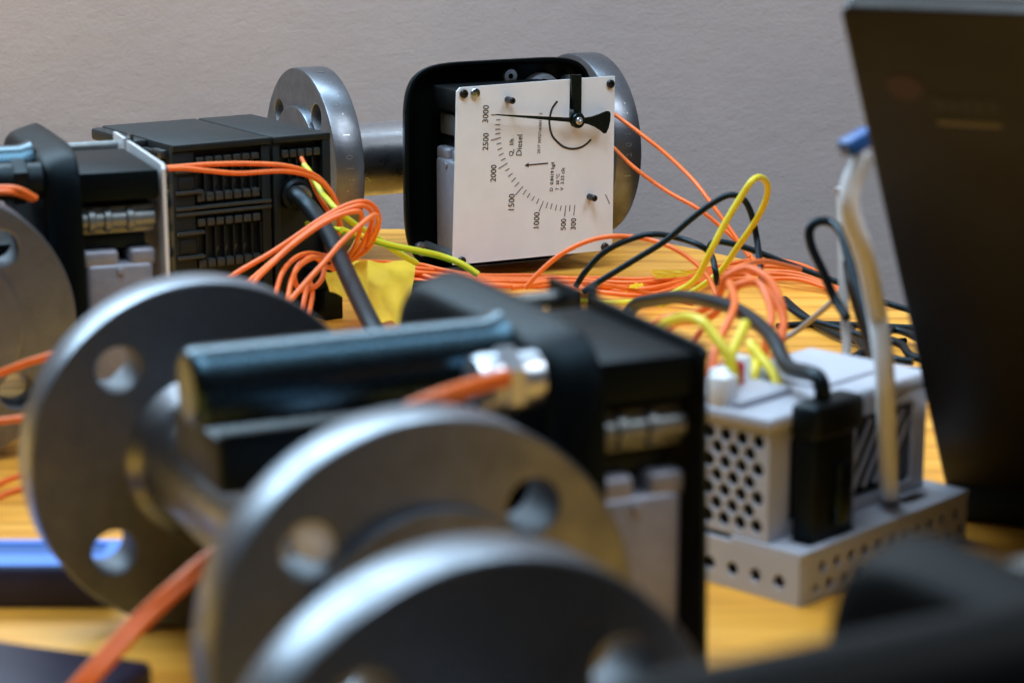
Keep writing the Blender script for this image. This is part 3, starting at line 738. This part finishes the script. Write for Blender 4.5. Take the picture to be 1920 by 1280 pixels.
# orange wires of the left and middle meters
orange('upper orange wire entering the gland of the left flow meter', [(-60, 352, .93), (0, 352, .93), (35, 355, .93), (68, 372, .935)], .0013)
orange('lower orange wire entering the gland of the left flow meter', [(-60, 362, .925), (0, 360, .926), (30, 362, .93), (62, 374, .935)], .0013)
orange('single orange wire crossing the lower half of the left flange', [(-60, 722, .84), (0, 699, .83), (50, 680, .825), (100, 664, .82), (150, 640, .82)], .0014)
orange('orange wire at the left edge below the bolt hole of the left flange', [(-60, 796, .80), (0, 789, .795), (40, 784, .79), (80, 778, .79), (140, 770, .79)], .0013)
for i, (lb, y0) in enumerate((('farther of two orange wires lying on bare wood at the left edge', 905), ('nearer of two orange wires lying on bare wood at the left edge', 930))):
    orange(lb, [Tb(-80, y0 + 45), Tb(0, y0), Tb(60, y0 - 22), Tb(130, y0 - 50)], .0011)
orange('nearest orange wire, upper of the pair at the bottom left', [(100, 1330, .58), (160, 1262, .585), (250, 1165, .595), (330, 1092, .60), (400, 1035, .61), (520, 960, .62)], .0016)
orange('nearest orange wire, lower of the pair at the bottom left', [(120, 1336, .58), (180, 1268, .582), (262, 1178, .592), (340, 1103, .60), (410, 1045, .61), (530, 970, .62)], .0016)
for i, nm in enumerate(('upper', 'lower')):
    orange('%s orange wire leaving the silver gland of the middle flow meter' % nm, [(950, 702 + i * 12, .592), (905, 714 + i * 12, .582), (860, 728 + i * 13, .572), (810, 745 + i * 16, .565), (740, 775 + i * 18, .565)], .0017)
# green and yellow earth wires
GY = (M_LIME, M_GREEN)
cable('earth_wire', 'wire', 'green and yellow wire curving from the controller past the yellow tape', [(570, 310, 1.150), (582, 325, 1.143), (602, 360, 1.13)] + C5([(560, 70, 1.12), (650, 170, 1.11), (800, 290, 1.115), (1000, 410, 1.13), (1180, 540, 1.15), (1380, 655, 1.17)]), .0016, None, 'earth wires', GY)
cable('earth_wire', 'wire', 'green and yellow wire sweeping to the foot of the white dial plate', C5([(690, 350, 1.10), (780, 385, 1.105), (900, 420, 1.11), (1130, 490, 1.12), (1400, 545, 1.13), (1600, 590, 1.14), (1790, 660, 1.14), (1950, 760, 1.14)]), .0017, None, 'earth wires', GY)
cable('earth_wire', 'wire', 'short green and yellow wire stub before the lower controller terminals', C5([(370, 290, 1.14), (420, 300, 1.13), (480, 315, 1.12), (560, 330, 1.11), (690, 352, 1.10)]), .0013, None, 'earth wires', GY)
cable('yellow_wire', 'wire', 'yellow wire standing up in a tall narrow loop before the wall', C4([(-60, 770, 1.16), (120, 780, 1.12), (300, 770, 1.09), (450, 735, 1.08), (590, 655, 1.07), (670, 510, 1.06), (750, 355, 1.06), (840, 205, 1.06), (905, 112, 1.06), (955, 97, 1.07), (988, 145, 1.08), (970, 240, 1.09), (905, 360, 1.10), (820, 480, 1.11), (740, 595, 1.12), (650, 672, 1.12), (540, 738, 1.13), (400, 790, 1.12)]), .0016, M_YELLOW)
YW = [('yellow wire bending over the corner of the middle meter toward the terminals', C3([(100, 760, .80), (180, 480, .80), (300, 260, .80), (450, 195, .79), (570, 175, .78), (700, 225, .77), (790, 330, .765), (880, 450, .76), (950, 570, .757), (985, 720, .755), (990, 800, .755)])),
      ('thick yellow wire standing behind the white terminals', C3([(1100, 230, .78), (1060, 330, .775), (1000, 450, .77), (960, 560, .765), (950, 680, .762), (1000, 800, .76)])),
      ('yellow wire slanting right into the terminals beside the plug cable', C3([(1180, 470, .79), (1250, 560, .785), (1320, 640, .78), (1385, 740, .775), (1400, 830, .772)])),
      ('yellow wire dropping steeply onto the red terminal', C3([(1150, 420, .80), (1200, 560, .79), (1195, 680, .78), (1170, 760, .777), (1190, 850, .775)]))]
for lb, q in YW: cable('yellow_wire', 'wire', lb, q, .0019, M_YELLOW, 'yellow wires at the power unit')
# thick black cable out of the controller
sk = PM @ Vector((s62 + .013, -.004, .0675))
me = tube_mesh('controller_cable', [sk + Vector((0, .008, 0)), sk] + path([(556, 366, 1.135), (585, 395, 1.12), (615, 438, 1.09), (640, 490, 1.055), (668, 550, 1.01), (695, 605, .97), (725, 660, .94), (760, 720, .90)], .0046), .0043, 16)
cc = tag(link('controller_cable', me, M_CABLE, None, 60), 'thick black cable slanting down from the controller past the yellow tape', 'cable')
bm = bmesh.new(); add_lathe(bm, [(.0046, 0), (.0056, .0004), (.0056, .0030), (.0046, .0034)], frame(sk + Vector((.001, -.001, 0)), Vector((.35, -.9, -.15))), 24)
from_bm('ferrule', bm, M_SHEET, cc)
# thin black cables on the right
BC = 'black cables on the right'
def black(label, pts, r=.0016): cable('black_cable', 'cable', label, pts, r, M_CABLE, BC)
black('black cable in a low arch beside the dial plate corner', C4([(-60, 690, 1.12), (0, 600, 1.12), (100, 500, 1.12), (240, 432, 1.12), (370, 406, 1.12), (500, 426, 1.12), (620, 468, 1.11), (680, 520, 1.11), (702, 600, 1.10), (712, 680, 1.10)]))
black('black cable in a tall arch crossing the yellow loop', C4([(-20, 720, 1.10), (70, 662, 1.10), (250, 552, 1.10), (430, 440, 1.10), (560, 330, 1.10), (680, 240, 1.10), (780, 192, 1.10), (855, 215, 1.10), (900, 300, 1.10), (928, 430, 1.10), (945, 560, 1.09), (960, 660, 1.08), (1010, 720, 1.08), (1100, 800, 1.07), (1200, 865, 1.06), (1330, 905, 1.05), (1450, 940, 1.04), (1560, 985, 1.03)]))
black('black cable running from the yellow loop down along the table edge to the laptop', C4([(668, 520, 1.13), (672, 470, 1.13), (700, 446, 1.13), (780, 455, 1.13), (900, 490, 1.13), (1100, 568, 1.13), (1300, 640, 1.12), (1450, 700, 1.11), (1600, 768, 1.10), (1740, 812, 1.09), (1900, 860, 1.08)]))
black('black cable lying straight across the wood toward the laptop', C4([(1040, 905), (1120, 898), (1300, 893), (1500, 900), (1740, 912), (1900, 920)]) and [Tb(1100 + a / 2.91, 300 + b / 2.91, .0016) for a, b in ((1040, 905), (1120, 898), (1300, 893), (1500, 900), (1740, 912), (1900, 920))])
black('black cable lying on the wood just behind the power unit', [Tb(1100 + a / 2.91, 300 + b / 2.91, .0016) for a, b in ((960, 1095), (1010, 1108), (1200, 1130), (1380, 1140), (1440, 1100), (1520, 1060), (1620, 1000), (1740, 985))])
cable('black_cable', 'cable', 'blurred dark cable bent into an open hook left of the white cable', C4([(1420, 860, .86), (1350, 750, .87), (1290, 610, .87), (1230, 480, .87), (1215, 390, .87), (1255, 338, .87), (1330, 340, .87), (1390, 400, .86), (1430, 530, .85), (1470, 680, .84), (1520, 850, .83), (1570, 1050, .82), (1610, 1200, .81)]), .0019, M_CABLE, BC)
cable('black_cable', 'cable', 'blurred thicker black cable running close behind the white cable', C4([(1440, 560, .86), (1460, 680, .85), (1500, 820, .845), (1550, 980, .84), (1600, 1130, .83), (1680, 1230, .83)]), .0032, M_CABLE, BC)
# tangle beside the laptop
TG = [('thin black cable looping widest over the bare wood beside the laptop', [(1080, 760), (1160, 830), (1260, 900), (1380, 960), (1500, 1000), (1600, 1090), (1660, 1160)], .003),
      ('thin black cable bowed toward the wall side of the tangle', [(1560, 1110), (1600, 1000), (1660, 930), (1740, 940), (1840, 990)], .006),
      ('thin black cable lying along the back of the power unit', [(1330, 1170), (1430, 1165), (1530, 1185), (1640, 1210), (1760, 1205)], .003),
      ('black cable curled highest in the tangle beside the laptop', [(1450, 1080), (1560, 1020), (1640, 980), (1720, 1010), (1760, 1060), (1840, 1090)], .012),
      ('black cable slanting down through the tangle beside the laptop', [(1440, 920), (1500, 1010), (1560, 1060), (1640, 1120), (1720, 1200), (1800, 1260)], .010),
      ('black cable lying lowest in the tangle beside the laptop', [(1440, 1180), (1520, 1130), (1600, 1150), (1680, 1170), (1760, 1150), (1860, 1160)], .004),
      ('short black cable crossing the tangle beside the laptop', [(1480, 1150), (1540, 1090), (1600, 1060), (1700, 1090), (1780, 1100)], .018)]
for lb, q, lift in TG:
    cable('black_cable', 'cable', lb, [Tb(1100 + a / 2.91, 300 + b / 2.91, lift) for a, b in q], .0020, M_CABLE, BC)
# plug cable
gt = ps.matrix_world @ Vector((.022, .0085, .066))
me = tube_mesh('plug_cable', path([Tb(1165, 720, .004), Tb(1160, 690, .006), (1170, 610, .98), (1190, 573, .97), (1224, 563, .95), (1272, 557, .92), (1323, 563, .88), (1375, 578, .85), (1420, 606, .82), (1452, 640, .79), (1478, 688, .765)], .003) + [gt + Vector((-.002, 0, .008)), gt + Vector((0, 0, -.004))], .0029, 14)
tag(link('plug_cable', me, M_CABLE, None, 60), 'thick black cable arching down into the black plug', 'cable')
# grey and white cables
cable('grey_cable', 'cable', 'thin grey cable rising straight beside the white cable', C4([(1378, 150, .90), (1385, 220, .90), (1392, 400, .89), (1398, 600, .88), (1405, 800, .87), (1418, 1000, .86), (1412, 1160, .85), (1408, 1300, .84)]), .0019, M_GREYC)
cable('grey_cable', 'cable', 'thin grey cable slanting over the bare wood left of the laptop', C4([(1050, 990, .98), (1150, 930, .98), (1250, 850, .97), (1340, 770, .96), (1400, 690, .95), (1440, 600, .94)]), .0013, M_GREYC)
lp = LM @ Vector((-.002, .186, -.012))
wc = path(C4([(1528, -40, .735), (1490, 30, .735), (1448, 120, .735), (1432, 230, .735), (1455, 350, .737), (1500, 470, .74), (1535, 590, .745), (1560, 720, .75), (1585, 850, .755), (1605, 980, .752), (1620, 1100, .750), (1630, 1250, .750), (1636, 1400, .753), (1642, 1560, .757), (1647, 1700, .762), (1650, 1800, .772), (1651, 1860, .786), (1651, 1890, .80)]), .0035)
me = tube_mesh('white_cable', wc, .0035, 14)
w_ = tag(link('white_cable', me, M_WHITEC, None, 60), 'white cable climbing from the power unit to the laptop lid, blue plug at its top', 'cable')
bm = bmesh.new()
c0 = at(1607, 266, .735); M = frame(c0, Vector((.55, .35, .25)), (0, 0, 1))
add_box(bm, (0, 0, 0), (.0055, .0065, .012), .001, 2, M)
add_box(bm, (0, 0, .008), (.004, .005, .006), .0006, 2, M)
from_bm('blue_plug', bm, M_BLUE, w_)

# ---------------------------------------------------------------- tape flags and small things
def tape(name, label, quad, parent=None, fold=.004, nu=26, nv=20, th=.0004, m=M_TAPE):
    """slightly crumpled strip, quad = four 3D corners (tl, tr, br, bl)"""
    tl, tr, br, bl = quad; bm = bmesh.new(); g = []
    nrm = (tr - tl).cross(bl - tl).normalized()
    for j in range(nv + 1):
        row = []
        for i in range(nu + 1):
            a, b = i / nu, j / nv
            p = (tl * (1 - a) + tr * a) * (1 - b) + (bl * (1 - a) + br * a) * b
            p += nrm * fold * (sin(a * 5 + b * 3.0) * .5 + sin(b * 7 + a * 2) * .5 + .35 * sin(a * 13 - b * 9) - .55 * abs(sin(b * 5.2 - a * 1.3 + .4)) + .3 * abs(sin(a * 9 + b * 4)))
            row.append(bm.verts.new(p))
        g.append(row)
    for j in range(nv):
        for i in range(nu): bm.faces.new((g[j][i], g[j][i + 1], g[j + 1][i + 1], g[j + 1][i]))
    ret = bmesh.ops.solidify(bm, geom=bm.faces[:], thickness=th)
    o = from_bm(name, bm, m, parent, 60)
    if label: tag(o, label, 'tape', 'yellow tape flags')
    return o
tape('tape_flag', 'large crumpled yellow tape flag wrapped round the orange bundle', [at(640, 480, 1.16), at(779, 492, 1.20), at(762, 603, 1.09), at(690, 605, 1.08)], fold=.0020)
tape('tape_flag', 'smaller yellow tape flap left of the thick black cable', [at(606, 508, 1.13), at(690, 488, 1.13), at(690, 578, 1.085), at(618, 546, 1.09)], fold=.0018)
tape('tape_flag', 'small pale yellow tape flag on the bundle right of the dial plate', [onz(1222, 506, .014), onz(1310, 507, .012), onz(1285, 519, .008), onz(1228, 522, .009)], fold=.0008)
tape('tape_flag', 'tiny pale yellow tape flag in front of the bundle right of the dial plate', [onz(1180, 537, .016), onz(1204, 529, .018), onz(1207, 537, .013), onz(1170, 548, .010)], fold=.0008)
# small black connector with printed frame
cn = empty('connector', onz(800, 592)); tag(cn, 'small black connector with a faint printed frame beside the yellow tape', 'connector')
bm = bmesh.new(); add_box(bm, (0, .006, .0085), (.016, .012, .017), .0008); from_bm('body', bm, M_BLACK2, cn)
for i, (x, z, w, h) in enumerate(((0, .012, .011, .0005), (0, .0055, .011, .0005), (-.0055, .00875, .0005, .0065), (.0055, .00875, .0005, .0065))):
    bm = bmesh.new(); add_box(bm, (x, -.0001, z), (w, .0004, h)); from_bm('printed_frame', bm, M_GREYC, cn, 0)
for x in (-.003, .0, .0028):
    bm = bmesh.new(); add_box(bm, (x, -.0001, .0088), (.0016, .0004, .0024)); from_bm('printed_mark', bm, M_GREYC, cn, 0)
# blue case at the left
bc = empty('blue_case', (-.2085, .7164, 0)); tag(bc, 'flat navy case with a light blue top, behind the bolt hole at lower left', 'case')
bm = bmesh.new(); add_box(bm, (0, .0150, .0068), (.150, .0296, .0136), .0012); from_bm('body', bm, M_NAVY, bc)
me = curve_mesh('rim', [rrect(.148, .0276, .002, -.074, .001), rrect(.138, .0125, .002, -.069, .0125)], .0016, .0003); me.transform(Matrix.Translation((0, 0, .0143))); link('rim', me, M_SKY, bc)
me = curve_mesh('window', [rrect(.139, .0135, .002, -.0695, .0120)], .0006, 0); me.transform(Matrix.Translation((0, 0, .0139))); link('window', me, M_BLUE, bc)
# dark purple slab in the corner
pu = empty('dark_case', (-.180, .600, 0), radians(-20)); tag(pu, 'dark purple slab poking into the bottom left corner', 'case')
bm = bmesh.new(); add_box(bm, (0, 0, .006), (.110, .12, .012), .0025, 3); from_bm('body', bm, M_PURPLE, pu)
for x, y in ((.010, .030), (.022, .018), (-.004, .012), (.034, .002)):
    bm = bmesh.new(); add_lathe(bm, [(.0022, 0), (.0022, .0005), (.0016, .0009)], Matrix.Translation((x, y, .0119)), 16); from_bm('button', bm, M_ALU, pu)
